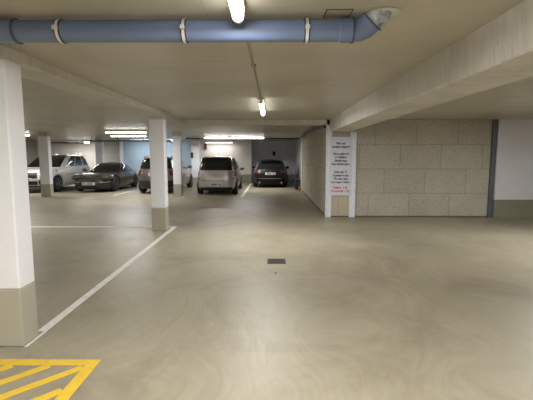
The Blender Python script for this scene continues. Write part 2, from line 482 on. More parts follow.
CAMH = 1.6; PITCH = math.atan(44 / 400)
def zpix(v, d):   # height seen at picture row v on an upright surface d metres away
    return CAMH - d * math.tan(math.atan((v - 200) / 400) + PITCH)
t = thing('notice_board', 'white notice board with black and red lettering on the pillar under the beam', 'sign', (1.83, 10.420, zpix(195.5, 10.43)))
z0 = zpix(195.5, 10.43); z1 = zpix(137, 10.43)
bm = bx(-.29, .29, -.008, .008, 0, z1 - z0, bev=.003); obj('board', bm, M['sign'], t)
def text_mesh(s, width, height, m, parent, loc, name='lettering'):
    cu = bpy.data.curves.new('txt', 'FONT'); cu.body = s; cu.align_x = 'CENTER'; cu.size = 1; cu.extrude = .01; cu.offset = .045
    o = bpy.data.objects.new('txt', cu); C.objects.link(o)
    bpy.context.view_layer.update()
    me = bpy.data.meshes.new_from_object(o.evaluated_get(bpy.context.evaluated_depsgraph_get()))
    bpy.data.objects.remove(o)
    xs = [v.co.x for v in me.vertices]; w = max(xs) - min(xs); cx = (max(xs) + min(xs)) / 2
    for v in me.vertices:
        x, y, z = v.co
        v.co = ((x - cx) * width / w, -z * .08, y * height / .72)
    bmw = bmesh.new(); bmw.from_mesh(me); bpy.data.meshes.remove(me)
    # one mesh per word: cut the line at its widest gaps
    iv = sorted((min(v.co.x for v in f.verts), max(v.co.x for v in f.verts)) for f in bmw.faces)
    gaps = []; hi = iv[0][1]
    for lo_, h_ in iv:
        if lo_ > hi: gaps.append((lo_ - hi, (lo_ + hi) / 2))
        hi = max(hi, h_)
    cuts = sorted(g[1] for g in sorted(gaps, reverse=True)[:len(s.split()) - 1])
    edges = [-9] + cuts + [9]
    for e0, e1 in zip(edges, edges[1:]):
        part = bmw.copy()
        bmesh.ops.delete(part, geom=[v for v in part.verts if not e0 < v.co.x < e1], context='VERTS')
        me = bpy.data.meshes.new(name); part.to_mesh(me); part.free(); me.materials.append(m)
        q = bpy.data.objects.new(name, me); link(q, parent); q.location = loc
    bmw.free()
rows = [(143.3, .24, 'Bitte nur', 0), (146.7, .47, 'vorwärts einparken', 0),
        (153.8, .41, 'Wagen sofort bei', 0), (157.1, .30, 'der Einfahrt', 0), (160.5, .32, 'Schritttempo', 0), (163.9, .46, 'Motor nicht laufen lassen', 0),
        (171.9, .33, 'Licht und Öl', 0), (175.3, .40, 'Reparaturen und', 0), (178.7, .38, 'Ölwechsel sind', 0), (182.0, .46, 'in der Garage verboten', 0),
        (187.5, .36, 'Polizei  110', 1), (190.9, .47, 'Feuerwehr  112', 1)]
for v, w, s, red in rows:
    text_mesh(s, w, .056, M['redink' if red else 'ink'], t, (0, -.0095, zpix(v, 10.42) - z0 - .028), 'red_lettering' if red else 'lettering')

# ------------------------------------------------------------------ drain pipe under the ceiling
PX, PY, PZ, PRR = 0, 2.80, 2.437, .0715
t = thing('drain_pipe', 'blue-grey plastic drain pipe hung across below the ceiling', 'pipe', (0, PY, PZ))
R_ = PRR
obj('pipe_run', tube([(-3.6, 0, 0), (.555, 0, 0)], R_, 32), M['pvc'], t, True)
obj('coupling', tube([(-1.84, 0, 0), (-1.835, 0, 0), (-1.72, 0, 0), (-1.712, 0, 0)], [R_, R_ + .008, R_ + .008, R_], 32), M['pvc'], t, True)
for x in (-1.845, -1.708): obj('coupling_rim', tube([(x - .006, 0, 0), (x + .006, 0, 0)], R_ + .010, 32), M['pvcdark'], t, True)
obj('socket', tube([(.46, 0, 0), (.465, 0, 0), (.545, 0, 0)], [R_, R_ + .006, R_ + .006], 32), M['pvc'], t, True)
obj('socket_rim', tube([(.544, 0, 0), (.558, 0, 0)], R_ + .011, 32), M['pvcdark'], t, True)
# two 45 degree bends turning up and away into the ceiling
path = []
for i in range(9):
    a = i / 8
    path.append((.558 + .13 * a + .03 * a * a, .10 * a * a, .030 * a * a))
obj('lower_bend', tube([(.55, 0, 0), (.60, 0, .004), (.632, -.005, .016), (.658, -.014, .034), (.676, -.024, .052)], R_ + .003, 32), M['pvc'], t, True)
obj('bend_rim', tube([(.673, -.022, .049), (.681, -.027, .057)], R_ + .012, 32), M['pvcdark'], t, True)
obj('upper_bend', tube([(.679, -.026, .055), (.70, -.042, .075), (.718, -.056, .10), (.73, -.066, .14)], [R_ + .008, R_ + .006, R_ + .003, R_], 32), M['pvcdust'], t, True)
M['collar'] = mat_paint('pale_mortar_patch', (.56, .55, .52), .8, .1)
bm = bmesh.new(); bmesh.ops.create_cone(bm, cap_ends=True, segments=32, radius1=.105, radius2=.09, depth=.004, matrix=Matrix.Translation((.735, -.07, H - PZ - .003)))
obj('mortar_ring', bm, M['collar'], t)
for x in (-1.41, -.574, .245):
    cl = obj('pipe_clamp', bmesh.new(), M['clamp'], t)
    bm = tube([(-.010, 0, 0), (.010, 0, 0)], R_ + .007, 32)
    add_box(bm, -.014, .014, -R_ - .03, -R_ - .002, -.012, .012, bev=.002); add_box(bm, -.014, .014, R_ + .002, R_ + .03, -.012, .012, bev=.002)
    bm.to_mesh(cl.data); bm.free(); cl.location = (x, 0, 0)
    for s in (-1, 1): obj('rubber_lining', tube([(s * .0140 - .0035, 0, 0), (s * .0140 + .0035, 0, 0)], R_ + .0055, 32), M['rubber'], cl, True)
    bm = tube([(0, 0, R_ + .004), (0, 0, H - PZ - .001)], .006, 10); add_tube(bm, [(0, 0, R_ + .003), (0, 0, R_ + .016)], .012, 6)
    obj('hanger_rod', bm, M['rod'], cl)
bm = bx(-.115, .115, -.05, .05, -.004, 0); add_box(bm, -.105, .105, -.042, .042, -.008, -.0041)
hb = thing('ceiling_plate', 'small rectangular cover plate on the ceiling above the pipe', 'cover plate', (.445, 2.745, H))
bm.free()
bm = bx(-.087, .087, -.078, .078, -.003, -.0005); obj('dark_rim', bm, M['gap'], hb)
bm = bx(-.079, .079, -.070, .070, -.006, -.0031); obj('cover', bm, M['hatch'], hb)

# ------------------------------------------------------------------ tube lights
def tube_light(x, y, length, along, label, z=H, m='tube', w=.08, drop=.075, watt=40, group='fluorescent tube lights'):
    """housing fixed at height z, lit diffuser below"""
    t = thing('tube_light', label, 'lamp', (x, y, z), 0 if along == 'x' else PI / 2, group)
    L = length / 2
    bm = bx(-L, L, -w * .56, w * .56, -drop * .5, -.001, bev=.004); obj('housing', bm, M['housing'], t)
    bm = bmesh.new(); r = w / 2
    add_tube(bm, [(-L + .03, 0, -drop * .45 - r * .72), (L - .03, 0, -drop * .45 - r * .72)], r * .9, 16)
    la = bpy.data.lights.new('tube_glow', 'AREA'); la.shape = 'RECTANGLE'; la.size = length - .08; la.size_y = w
    la.energy = watt * length; la.color = (.86, .93, 1) if m == 'tubecool' else (1, .985, .96)
    lo_ = bpy.data.objects.new('tube_glow', la); C.objects.link(lo_)
    lo_.location = (x, y, z - drop * .45 - r * 1.75); lo_.rotation_euler = (0, 0, 0 if along == 'x' else PI / 2)
    obj('diffuser', bm, M[m], t, True)
    if z < H - .005:
        for s in (-1, 1): obj('hanger_rod', tube([(s * L * .6, 0, -.002), (s * L * .6, 0, H - z - .0005)], .008, 8), M['conduit'], t)
    for s in (-1, 1):
        bm = tube([(s * (L - .031), 0, -drop * .45 - r * .72), (s * (L + .004), 0, -drop * .45 - r * .72)], r * .94, 16)
        obj('end_cap', bm, M['housing'], t, True)
    return t
tube_light(-.20, 1.78, 1.7, 'y', 'lit tube light overhead at the top of the view, before the pipe')
tube_light(-.145, 7.52, 1.95, 'y', 'lit tube light on the ceiling midway, beyond the pipe')
tube_light(-.2, -2.2, 1.7, 'y', 'added fill tube light on the ceiling behind the camera', watt=75)  # unseen fill lamp, added to lift the pillar fronts and beam face
tube_light(-4.6, -1.2, 1.7, 'x', 'added fill tube light on the ceiling behind and left of the camera', watt=60)  # another unseen lamp added for more light from behind
for x, y, L, m, lab in ((-2.5, 18.9, 1.2, 'tubefar', 'lit tube above the silver car, left one of the two in line'),
                    (-1.07, 18.9, 1.6, 'tubefar', 'lit tube between the silver and black cars, right one of the two in line')):
    tube_light(x, y, L, 'x', lab, 2.50, m, .06, .06)
tube_light(-5.10, 14.3, 1.5, 'x', 'lit tube on the ceiling left of the second pillar, nearer of the pair', H, 'tubefar', .06, .17)
tube_light(-6.0, 17.1, 1.55, 'x', 'lit tube left of the second pillar, farther of the pair over the brown car', H, 'tubefar', .06, .15)
tube_light(-10.55, 16.4, 1.6, 'x', 'lit tube at far left over the front of the white car', 2.49, 'tubefar', .06, .06)
tube_light(-10.75, 22.6, 1.3, 'x', 'lit tube near the back wall above the tail of the white car', 2.40, 'tubefar', .06, .06)
tube_light(-2.95, 23.4, 1.6, 'x', 'dim lit tube by the back wall above the roof of the silver car', 2.41, 'tubedim', .05, .05, 15)
tube_light(-6.7, 8.6, 1.6, 'x', 'lit tube on the ceiling hidden behind the nearest pillar', H, 'tubefar', .07, .17)
tube_light(-6.75, 23.2, 2.6, 'x', 'cool tube added to light the pale blue wall', H, 'tubecool', .05, .05, 13)  # lamp added to give the recessed wall its cool light
tube_light(5.2, 2.0, 1.7, 'y', 'added fill tube light on the ceiling of the right-hand aisle')  # out of frame, added to even out the aisle brightness
tube_light(2.6, .6, 1.7, 'x', 'added fill tube light on the ceiling in the right-hand aisle beside the beam')  # added unseen fill lamp near the beam
tube_light(5.2, 6.6, 1.7, 'y', 'added fill tube light on the right-hand aisle ceiling, before the slab wall')  # added out of frame to brighten the area before the slabs
tube_light(5.2, -3.2, 1.7, 'y', 'added fill tube light on the ceiling behind and right of the camera')  # unseen lamp added for even brightness from behind
tube_light(-6.5, 1.5, 1.6, 'y', 'added fill tube light on the ceiling of the left-hand bay, out of view')  # added out of view as fill for the left bay

# conduits and cables
bm = tube([(-.185, 2.64, H - .0105), (-.17, 4.4, H - .0105), (-.15, 6.5, H - .0105)], .010, 8)
add_box(bm, -.195, -.145, 4.2, 4.24, H - .02, H - .001)
tag(obj('conduit', bm, M['conduit']), 'thin grey conduit on the ceiling between the two lit tubes over the aisle', 'conduit')
bm = tube([(-.145, 8.51, H - .012), (-.14, 10.46, H - .012)], .009, 8)
tag(obj('conduit', bm, M['conduit']), 'thin conduit on the ceiling from the midway tube light to the cross beam', 'conduit')
def cable_tray(x0, x1, y, z, lab):
    bm = bx(x0, x1, y, y + .14, z, z + .012)
    add_box(bm, x0, x1, y, y + .012, z + .0121, z + .06); add_box(bm, x0, x1, y + .128, y + .14, z + .0121, z + .06)
    n = int((x1 - x0) / 1.2)
    for i in range(n + 1):
        x = x0 + .1 + i * (x1 - x0 - .2) / max(n, 1)
        add_box(bm, x - .01, x + .01, y + .06, y + .08, z + .0121, H - .001)
    return tag(obj('cable_tray', bm, M['tray']), lab, 'cable tray', 'dark cable trays')
cable_tray(-4.0, 1.42, 19.1, 2.385, 'dark cable tray under the ceiling over the silver and black cars')
cable_tray(-8.4, -4.6, 18.7, 2.27, 'dark cable tray under the ceiling over the brown car before the blue wall')
cable_tray(-12.2, -10.2, 22.0, 2.29, 'dark cable tray under the ceiling over the white car')
pts = [(1.44, 10.62, 2.35), (1.42, 11.3, 2.39), (1.38, 12.6, 2.42), (1.36, 14.0, 2.43), (1.38, 16, 2.42), (1.38, 19.05, 2.43)]
tag(obj('wall_cable', tube(pts, .026, 10), M['cable'], None, True), 'thick black cable curving along the top of the slab wall', 'cable')
pts = [(x + .03, y, z - .05) for x, y, z in pts]
tag(obj('wall_cable', tube(pts, .014, 10), M['cablelight'], None, True), 'thin pale cable just under the black cable on the slab wall', 'cable')

# small boxes on the walls
def wall_box(x, y, z, w, h, lab, m, name='wall_box', lens='gap'):
    t = thing(name, lab, 'wall fitting', (x, y, z))
    obj('case', bx(-w / 2, w / 2, -.09, -.001, 0, h, bev=.01), M[m], t)
    obj('front_plate', bx(-w * .3, w * .3, -.098, -.0905, h * .25, h * .75, bev=.002), M[lens], t)
wall_box(.25, 25.25, 1.62, .18, .26, 'small dark box on the grey wall above the black car', 'darkbox')
wall_box(-3.82, YB, 2.0, .16, .32, 'small dark red box high on the left end of the cream wall', 'red', lens='darkbox')
wall_box(-3.99, 20.6, 1.5, .12, .28, 'small dark box on the far pillar beside the silver car', 'darkbox')
bm = bx(1.20, 1.435, 18.9, 20.3, .001, .46, bev=.02); add_box(bm, 1.18, 1.45, 18.88, 20.32, .4601, .49, bev=.01)
t = tag(obj('storage_box', bm, M['darkbox']), 'low dark box on the floor along the wall right of the black car', 'box')
bm = bmesh.new(); add_box(bm, 1.30, 1.42, 18.2, 18.3, 0.001, .16, bev=.01)
bmesh.ops.create_cone(bm, cap_ends=True, segments=14, radius1=.05, radius2=.03, depth=.06, matrix=Matrix.Translation((1.36, 18.25, .19)))
tag(obj('bottle_can', bm, M['orange']), 'small rusty orange can on the floor at the end of the slab wall', 'can')

# ------------------------------------------------------------------ cars
class Loft:
    """stack of rounded outlines; slice = (z front, z cowl, z rear, y front, y rear, half width)"""
    def __init__(s, slices, nf, nr, ycowl):
        s.S = slices; s.nf = nf; s.nr = nr; s.yc = ycowl
    def at(s, k):
        k = max(0, min(len(s.S) - 1, k)); i = min(int(k), len(s.S) - 2); f = k - i
        return [a + (b - a) * f for a, b in zip(s.S[i], s.S[i + 1])]
    def zy(s, q, y):
        zf, zc, zr, yf, yr, w = q
        if y < s.yc: return zf + (zc - zf) * (1 - max(0, min(1, (s.yc - y) / (s.yc - yf))) ** 1.7)
        return zc + (zr - zc) * max(0, min(1, (y - s.yc) / (yr - s.yc)))
    def pt(s, q, x01, s01, end):   # x01,s01 on the unit superellipse; end -1 front, +1 rear
        zf, zc, zr, yf, yr, w = q; c = (yf + yr) / 2
        y = c + (yr - c) * s01 * end
        return Vector((w * x01, y, s.zy(q, y)))
    def right(s, q):
        out = []
        for end, n in ((-1, s.nf), (1, s.nr)):
            d = .5 ** (1 / n)
            a = [(g * d, (1 - (g * d) ** n) ** (1 / n)) for g in (0, .3, .6, .8, .93)]
            b = [((1 - (g * d) ** n) ** (1 / n), g * d) for g in (1, .95, .86, .74, .6, .44, .28, .12)]
            pts = [s.pt(q, x, y, end) for x, y in a + b]
            out += pts if end < 0 else pts[::-1]
        return out
    def build(s, bm, crown=.03, dens=3):
        n = len(s.S); rows = []
        K = [i / dens for i in range((n - 1) * dens + 1)]
        for k in K:
            r = s.right(s.at(k)); m = len(r)
            R = [bm.verts.new(p) for p in r]
            L = [R[0]] + [bm.verts.new((-p.x, p.y, p.z)) for p in r[1:-1]] + [R[-1]]
            rows.append((R, L))
        for (R0, L0), (R1, L1) in zip(rows, rows[1:]):
            for i in range(len(R0) - 1):
                bm.faces.new((R0[i], R0[i + 1], R1[i + 1], R1[i]))
                bm.faces.new((L0[i + 1], L0[i], L1[i], L1[i + 1]))
        for (R, L), cr in ((rows[0], 0), (rows[-1], crown)):
            w = max(v.co.x for v in R)
            Cn = [R[0]] + [bm.verts.new((0, v.co.y, v.co.z + cr * (v.co.x / w) ** 2)) for v in R[1:-1]] + [R[-1]]
            for i in range(len(R) - 1):
                for a in (R, L):
                    q = [a[i], a[i + 1], Cn[i + 1], Cn[i]]
                    u = []
                    for v in q:
                        if v not in u: u.append(v)
                    if len(u) >= 3: bm.faces.new(u)
        return bm
    def kz(s, z, j):
        if z <= s.S[0][j]: return 0
        for i in range(len(s.S) - 1):
            a, b = s.S[i][j], s.S[i + 1][j]
            if a <= z <= b: return i + (z - a) / max(1e-6, b - a)
        return len(s.S) - 1
    def endpt(s, end, g, z):   # point on the front or rear face at width fraction g and height z
        q = s.at(s.kz(z, 0 if end < 0 else 2)); n = s.nf if end < 0 else s.nr
        g2 = max(-.9999, min(.9999, g))
        p = s.pt(q, abs(g2), (1 - abs(g2) ** n) ** (1 / n), end); p.x = p.x * (1 if g >= 0 else -1)
        return p
    def sidept(s, side, f, k):
        q = s.at(k); yf, yr, w = q[3:6]; c = (yf + yr) / 2
        y = yf + f * (yr - yf); u = (y - c) / ((yr - yf) / 2); n = s.nr if u > 0 else s.nf
        x = w * (1 - min(1, abs(u)) ** n) ** (1 / n)
        return Vector((side * x, y, s.zy(q, y)))

def patch(fn, a0, a1, b0, b1, nrm, th=.012, na=8, nb=4, corner=None):
    """a thin slab lying on a surface fn(a,b); nrm = outward direction"""
    bm = bmesh.new(); n = Vector(nrm)
    def grid(off):
        g = []
        for i in range(na + 1):
            r = []
            for j in range(nb + 1):
                a, b = i / na, j / nb
                if corner: a, b = corner(a, b)
                r.append(bm.verts.new(fn(a0 + (a1 - a0) * a, b0 + (b1 - b0) * b) + n * off))
            g.append(r)
        return g
    o, q = grid(th), grid(-.006)
    for i in range(na):
        for j in range(nb):
            bm.faces.new((o[i][j], o[i + 1][j], o[i + 1][j + 1], o[i][j + 1]))
            bm.faces.new((q[i][j], q[i][j + 1], q[i + 1][j + 1], q[i + 1][j]))
    for i in range(na):
        bm.faces.new((o[i][0], q[i][0], q[i + 1][0], o[i + 1][0])); bm.faces.new((o[i][nb], o[i + 1][nb], q[i + 1][nb], q[i][nb]))
    for j in range(nb):
        bm.faces.new((o[0][j], o[0][j + 1], q[0][j + 1], q[0][j])); bm.faces.new((o[na][j], q[na][j], q[na][j + 1], o[na][j + 1]))
    return bm

def build_car(label, cat, loc, rotz, P):
    t = thing(P['name'], label, cat, loc, rotz, None)
    paint = M[P['paint']]
    lo = Loft(P['low'], P['nf'], P['nr'], P['ycowl'])
    gh = Loft(P['top'], P['gnf'], P['gnr'], P['ycowl'])
    body = obj('body', lo.build(bmesh.new(), .035), paint, t, True)
    r = P['wr']; wx = P['track']; wy = P['axles']
    # wheel arches cut out of the body
    bm = bmesh.new()
    for y in wy:
        for s in (-1, 1):
            x0 = s * (wx - .16); x1 = s * (wx + .4)
            add_lathe_x(bm, [(0, r + .05), (x1 - x0, r + .05)], x0, y, r + .01, 32)
    cut = obj('cut', bm, M['trim'], t)
    md = body.modifiers.new('b', 'BOOLEAN'); md.operation = 'DIFFERENCE'; md.object = cut; md.solver = 'EXACT'
    bpy.context.view_layer.update()
    me = bpy.data.meshes.new_from_object(body.evaluated_get(bpy.context.evaluated_depsgraph_get()))
    body.modifiers.clear(); old = body.data; body.data = me; bpy.data.meshes.remove(old)
    cm = cut.data; bpy.data.objects.remove(cut); bpy.data.meshes.remove(cm)
    for p in me.polygons: p.use_smooth = True
    try: me.set_sharp_from_angle(angle=math.radians(38))
    except Exception: pass
    obj('cabin', gh.build(bmesh.new(), P.get('crown', .035)), paint, t, True)
    # dark underside
    q = lo.S[0]; obj('underbody', bx(-q[5] + .12, q[5] - .12, q[3] + .25, q[4] - .25, q[0] - .03, q[0] + .05), M['trim'], t)
    # glazing
    kt = len(gh.S) - 1
    rnd = lambda a, b: (a, b)
    def kz_pt(end): return lambda g, k: (lambda q, n: Vector((q[5] * g, gh.pt(q, abs(g), (1 - abs(g) ** n) ** (1 / n), end).y, gh.zy(q, gh.pt(q, abs(g), (1 - abs(g) ** n) ** (1 / n), end).y))))(gh.at(k), gh.nf if end < 0 else gh.nr)
    wsl = P.get('wk', (.12, .93)); rsl = P.get('rk', (.15, .85))
    obj('windscreen', patch(kz_pt(-1), -.9, .9, wsl[0] * kt, wsl[1] * kt, (0, -.8, .6), .015, 16, 9), M['glass'], t, True)
    obj('rear_window', patch(kz_pt(1), -P.get('rg', .86), P.get('rg', .86), rsl[0] * kt, rsl[1] * kt, (0, .9, .4), .018, 16, 9), M['glass'], t, True)
    for s in (-1, 1):
        for f0, f1, f2, f3 in P['side']:      # fractions along the cabin at sill and at roof
            fn = lambda a, k, s=s: gh.sidept(s, f0 + (f1 - f0) * a + (k / kt) * ((f2 - f0) * (1 - a) + (f3 - f1) * a), k)
            obj('side_window', patch(fn, 0, 1, .12 * kt, .86 * kt, (s, 0, .2), .006, 6, 5), M['glass'], t, True)
    # wheels
    for y in wy:
        for s in (-1, 1):
            bm = add_lathe_x(bmesh.new(), [(-.105, r * .66), (-.11, r * .9), (-.085, r * .985), (0, r), (.085, r * .985), (.11, r * .9), (.105, r * .66)], s * (wx - .04), y, r)
            w = obj('wheel', bm, M['tyre'], t, True)
            bm = add_lathe_x(bmesh.new(), [(s * .05, r * .3), (s * .075, r * .64), (s * .112, r * .67), (s * .112, r * .62), (s * .09, r * .60)], s * (wx - .04), y, r)
            for i in range(5):
                a = 2 * PI * i / 5 + .3
                b0 = bmesh.ops.create_cube(bm, size=1)['verts']
                mtx = Matrix.Translation((s * (wx + .062), y, r)) @ Matrix.Rotation(a, 4, 'X') @ Matrix.Translation((0, 0, r * .33)) @ Matrix.Diagonal((.02, r * .17, r * .62, 1))
                bmesh.ops.transform(bm, matrix=mtx, verts=b0)
            add_lathe_x(bm, [(0, r * .14), (s * .02, r * .10)], s * (wx + .06), y, r, 12)
            obj('rim', bm, M[P.get('rim', 'rim')], w)
    # mirrors
    my, mz = P['mirror']
    for s in (-1, 1):
        bm = bmesh.new(); wm = P['mirx']
        add_ellipsoid(bm, (s * (wm + .10), my, mz + .02), (.105, .055, .075)); add_box(bm, min(s * (wm - .06), s * (wm + .06)), max(s * (wm - .06), s * (wm + .06)), my - .02, my + .03, mz - .05, mz - .01)
        obj('wing_mirror', bm, M[P.get('mirm', P['paint'])], t, True)
    F = lambda end: (lambda g, z: lo.endpt(end, g, z))
    def ep(name, end, g0, g1, z0, z1, m, th=.012, parent=None, na=6, nb=3, lab=None):
        o = obj(name, patch(F(end), g0, g1, z0, z1, (0, end, 0), th, na, nb), M[m], parent or t, True)
        if lab: o['label'] = lab
        return o
    def plate(end, z, w=.52, h=.11):
        p = lo.endpt(end, 0, z); y = p.y + end * .05
        pl = obj('number_plate', bx(-w / 2, w / 2, min(y, y - end * .06), max(y, y - end * .06), z - h / 2, z + h / 2, bev=.004), M['plate'], t)
        for grp in ((-.36, -.27), (-.05, .04, .13, .22, .31)):
            bm = bmesh.new()
            for x in grp:
                ww = .026 * w / .52
                add_box(bm, x * w - ww * .7, x * w + ww * .7, min(y, y + end * .002), max(y, y + end * .002), z - h * .28, z + h * .28)
            obj('plate_characters', bm, M['platetext'], pl)
    P['detail'](t, lo, gh, ep, plate, F)
    return t

def handles(t, lo, xs, m, z):
    for s in (-1, 1):
        for y in xs:
            k = lo.kz(z, 1); q = lo.at(k); c = (q[3] + q[4]) / 2
            p = lo.sidept(s, (y - q[3]) / (q[4] - q[3]), k)
            obj('door_handle', bx(min(p.x - s * .01, p.x + s * .03), max(p.x - s * .01, p.x + s * .03), y - .09, y + .09, p.z - .015, p.z + .015, bev=.006), M[m], t)

# --- silver compact MPV (rear to the camera)
def det_mpv(t, lo, gh, ep, plate, F):
    ep('bumper', 1, -.97, .97, .33, .58, 'p_silver', .035, na=14)
    ep('under_bumper_shade', 1, -.95, .95, .21, .325, 'trim', .034, na=12)  # black strip stands in for the shaded gap below the bumper
    for s in (-1, 1):
        ep('tail_lamp', 1, s * .87, s * .998, .76, 1.03, 'redpale', .014)
        ep('reflector', 1, s * .78, s * .88, .66, .70, 'red', .014)
        ep('headlamp', -1, s * .6, s * .95, .62, .80, 'lens')
    plate(1, .44)
    ep('tailgate_seam', 1, -.8, .8, .60, .612, 'gap', .004, na=10)
    ep('tailgate_trim', 1, -.24, .24, .86, .885, 'p_silver', .03)
    p = lo.endpt(1, 0, .84)
    bm = bmesh.new(); seg = 20; rings = []
    for k in range(seg):
        a = 2 * PI * k / seg
        for rr in (.058, .045):
            pass
    pts = [(.055 * math.cos(2 * PI * k / 20), p.y + .014, .77 + .055 * math.sin(2 * PI * k / 20)) for k in range(21)]
    add_tube(bm, pts, .008, 6); add_box(bm, -.07, .07, p.y + .008, p.y + .02, .763, .777)
    obj('badge', bm, M['chrome'], t)
    wp = tube([(0, gh.endpt(1, 0, 1.02).y + .02, 1.02), (-.18, gh.endpt(1, .2, 1.08).y + .025, 1.10), (-.36, gh.endpt(1, .4, 1.12).y + .025, 1.14)], .009, 6)
    obj('rear_wiper', wp, M['trim'], t)
    obj('aerial', tube([(0, .9, 1.60), (0, 1.05, 1.80)], .006, 6), M['trim'], t)
    bm = bx(-.5, .5, 1.66, 1.84, 1.535, 1.565, bev=.012); obj('spoiler', bm, M['p_silver'], t)
    obj('brake_light', bx(-.16, .16, 1.835, 1.846, 1.535, 1.555), M['red'], t)
    handles(t, lo, (-.25, .75), 'p_silver', .86)
    ep('grille', -1, -.4, .4, .5, .66, 'trim')
MPV = dict(name='compact_car', paint='p_silver', nf=3.6, nr=6, gnf=5, gnr=6, ycowl=-.95, wr=.305, track=.775, axles=(-1.27, 1.33),
    low=[(.20, .20, .22, -1.80, 1.90, .76), (.33, .30, .30, -1.96, 2.00, .815), (.50, .55, .52, -2.02, 2.025, .84), (.66, .76, .74, -2.0, 2.01, .845), (.76, .94, .98, -1.9, 1.97, .80)],
    top=[(.88, .88, .90, -1.30, 1.95, .79), (1.15, 1.15, 1.15, -.93, 1.90, .755), (1.40, 1.40, 1.40, -.50, 1.80, .68), (1.52, 1.52, 1.52, -.18, 1.68, .62), (1.565, 1.565, 1.555, .05, 1.5, .52)],
    side=[(.16, .42, .30, .44), (.44, .70, .46, .70), (.73, .90, .73, .86)], wk=(.1, .8), rk=(.12, .80), rg=.94, mirror=(-.62, 1.0), mirx=.81, mirm='trim', detail=det_mpv)
build_car('silver small family car parked rear-on between the far pillar and the black car', 'car', (-2.22, 18.33, 0), PI, MPV)

# --- black hatchback (rear to the camera)
def det_hatch(t, lo, gh, ep, plate, F):
    ep('bumper', 1, -.97, .97, .27, .52, 'p_black', .035, na=14)
    for s in (-1, 1):
        ep('tail_lamp', 1, s * .56, s * .985, .76, .90, 'red', .016)
        ep('headlamp', -1, s * .6, s * .95, .6, .74, 'lens')
        obj('exhaust_tip', tube([(s * .55, 2.08, .27), (s * .55, 2.20, .27)], .04, 12), M['chrome'], t)
    ep('bumper_chrome_strip', 1, -.9, .9, .47, .485, 'chrome', .04, na=12)
    plate(1, .72)
    p = lo.endpt(1, 0, .86)
    bm = bmesh.new()
    for k in range(4):
        cx = -.075 + k * .05
        add_tube(bm, [(cx + .026 * math.cos(2 * PI * i / 14), p.y + .014, .86 + .03 * math.sin(2 * PI * i / 14)) for i in range(15)], .005, 6)
    obj('badge', bm, M['rimdark'], t)
    bm = bx(-.5, .5, 1.66, 1.90, 1.345, 1.375, bev=.012); obj('spoiler', bm, M['p_black'], t)
    for s in (-1, 1): obj('roof_rail', tube([(s * .56, -.1, 1.40), (s * .56, .1, 1.43), (s * .55, 1.4, 1.42), (s * .54, 1.6, 1.38)], .012, 8), M['chrome'], t)
    handles(t, lo, (-.2, .8), 'p_black', .82)
    ep('grille', -1, -.4, .4, .4, .66, 'trim')
HAT = dict(name='hatchback_car', paint='p_black', nf=3.6, nr=5.5, gnf=5, gnr=5, ycowl=-.9, wr=.325, track=.82, axles=(-1.35, 1.3),
    low=[(.18, .18, .20, -1.95, 2.02, .80), (.32, .30, .30, -2.1, 2.12, .87), (.48, .52, .50, -2.15, 2.15, .895), (.62, .72, .72, -2.12, 2.13, .90), (.72, .88, .94, -2.0, 2.05, .85)],
    top=[(.83, .83, .86, -1.25, 2.04, .83), (1.02, 1.02, 1.02, -.90, 1.96, .78), (1.24, 1.24, 1.24, -.42, 1.80, .69), (1.35, 1.35, 1.35, -.10, 1.66, .61), (1.40, 1.40, 1.385, .2, 1.45, .52)],
    side=[(.17, .43, .30, .44), (.45, .70, .46, .70), (.73, .90, .73, .86)], wk=(.1, .8), rk=(.12, .70), rg=.84, mirror=(-.6, .93), mirx=.86, detail=det_hatch)
build_car('black hatchback parked rear-on at the right end by the slab wall', 'car', (.02, 22.2, 0), PI, HAT)

# --- grey-brown estate / crossover (rear to the camera, half behind pillars)
def det_cross(t, lo, gh, ep, plate, F):
    ep('bumper', 1, -.97, .97, .26, .56, 'trim', .035, na=14)
    for s in (-1, 1):
        ep('tail_lamp', 1, s * .72, s * .992, .78, 1.0, 'red', .016)
        ep('headlamp', -1, s * .6, s * .95, .66, .82, 'lens')
        ep('reflector', 1, s * .72, s * .9, .48, .52, 'red', .04)
        obj('roof_rail', tube([(s * .60, -.2, 1.56), (s * .60, 0, 1.60), (s * .58, 1.5, 1.59), (s * .57, 1.7, 1.54)], .013, 8), M['trim'], t)
    plate(1, .80)
    bm = bx(-.5, .5, 1.76, 2.0, 1.515, 1.545, bev=.012); obj('spoiler', bm, M['p_brown'], t)
    handles(t, lo, (-.2, .85), 'p_brown', .93)
    ep('grille', -1, -.4, .4, .5, .72, 'trim')
CRO = dict(name='crossover_car', paint='p_brown', nf=3.6, nr=5.5, gnf=5, gnr=6, ycowl=-1.0, wr=.34, track=.80, axles=(-1.34, 1.34),
    low=[(.22, .22, .24, -1.95, 2.02, .80), (.36, .34, .34, -2.12, 2.14, .85), (.54, .60, .56, -2.19, 2.19, .875), (.72, .84, .82, -2.15, 2.16, .88), (.84, 1.0, 1.04, -2.02, 2.1, .83)],
    top=[(.94, .94, .97, -1.35, 2.08, .815), (1.16, 1.16, 1.16, -.98, 2.02, .77), (1.40, 1.40, 1.40, -.50, 1.9, .69), (1.51, 1.51, 1.51, -.18, 1.76, .63), (1.555, 1.555, 1.545, .05, 1.55, .53)],
    side=[(.16, .40, .28, .42), (.42, .67, .44, .67), (.70, .90, .70, .87)], wk=(.1, .8), rk=(.12, .70), rg=.86, mirror=(-.68, 1.06), mirx=.84, rim='rimdark', detail=det_cross)
build_car('grey-brown crossover parked rear-on behind the two white pillars', 'car', (-4.86, 19.0, 0), PI, CRO)

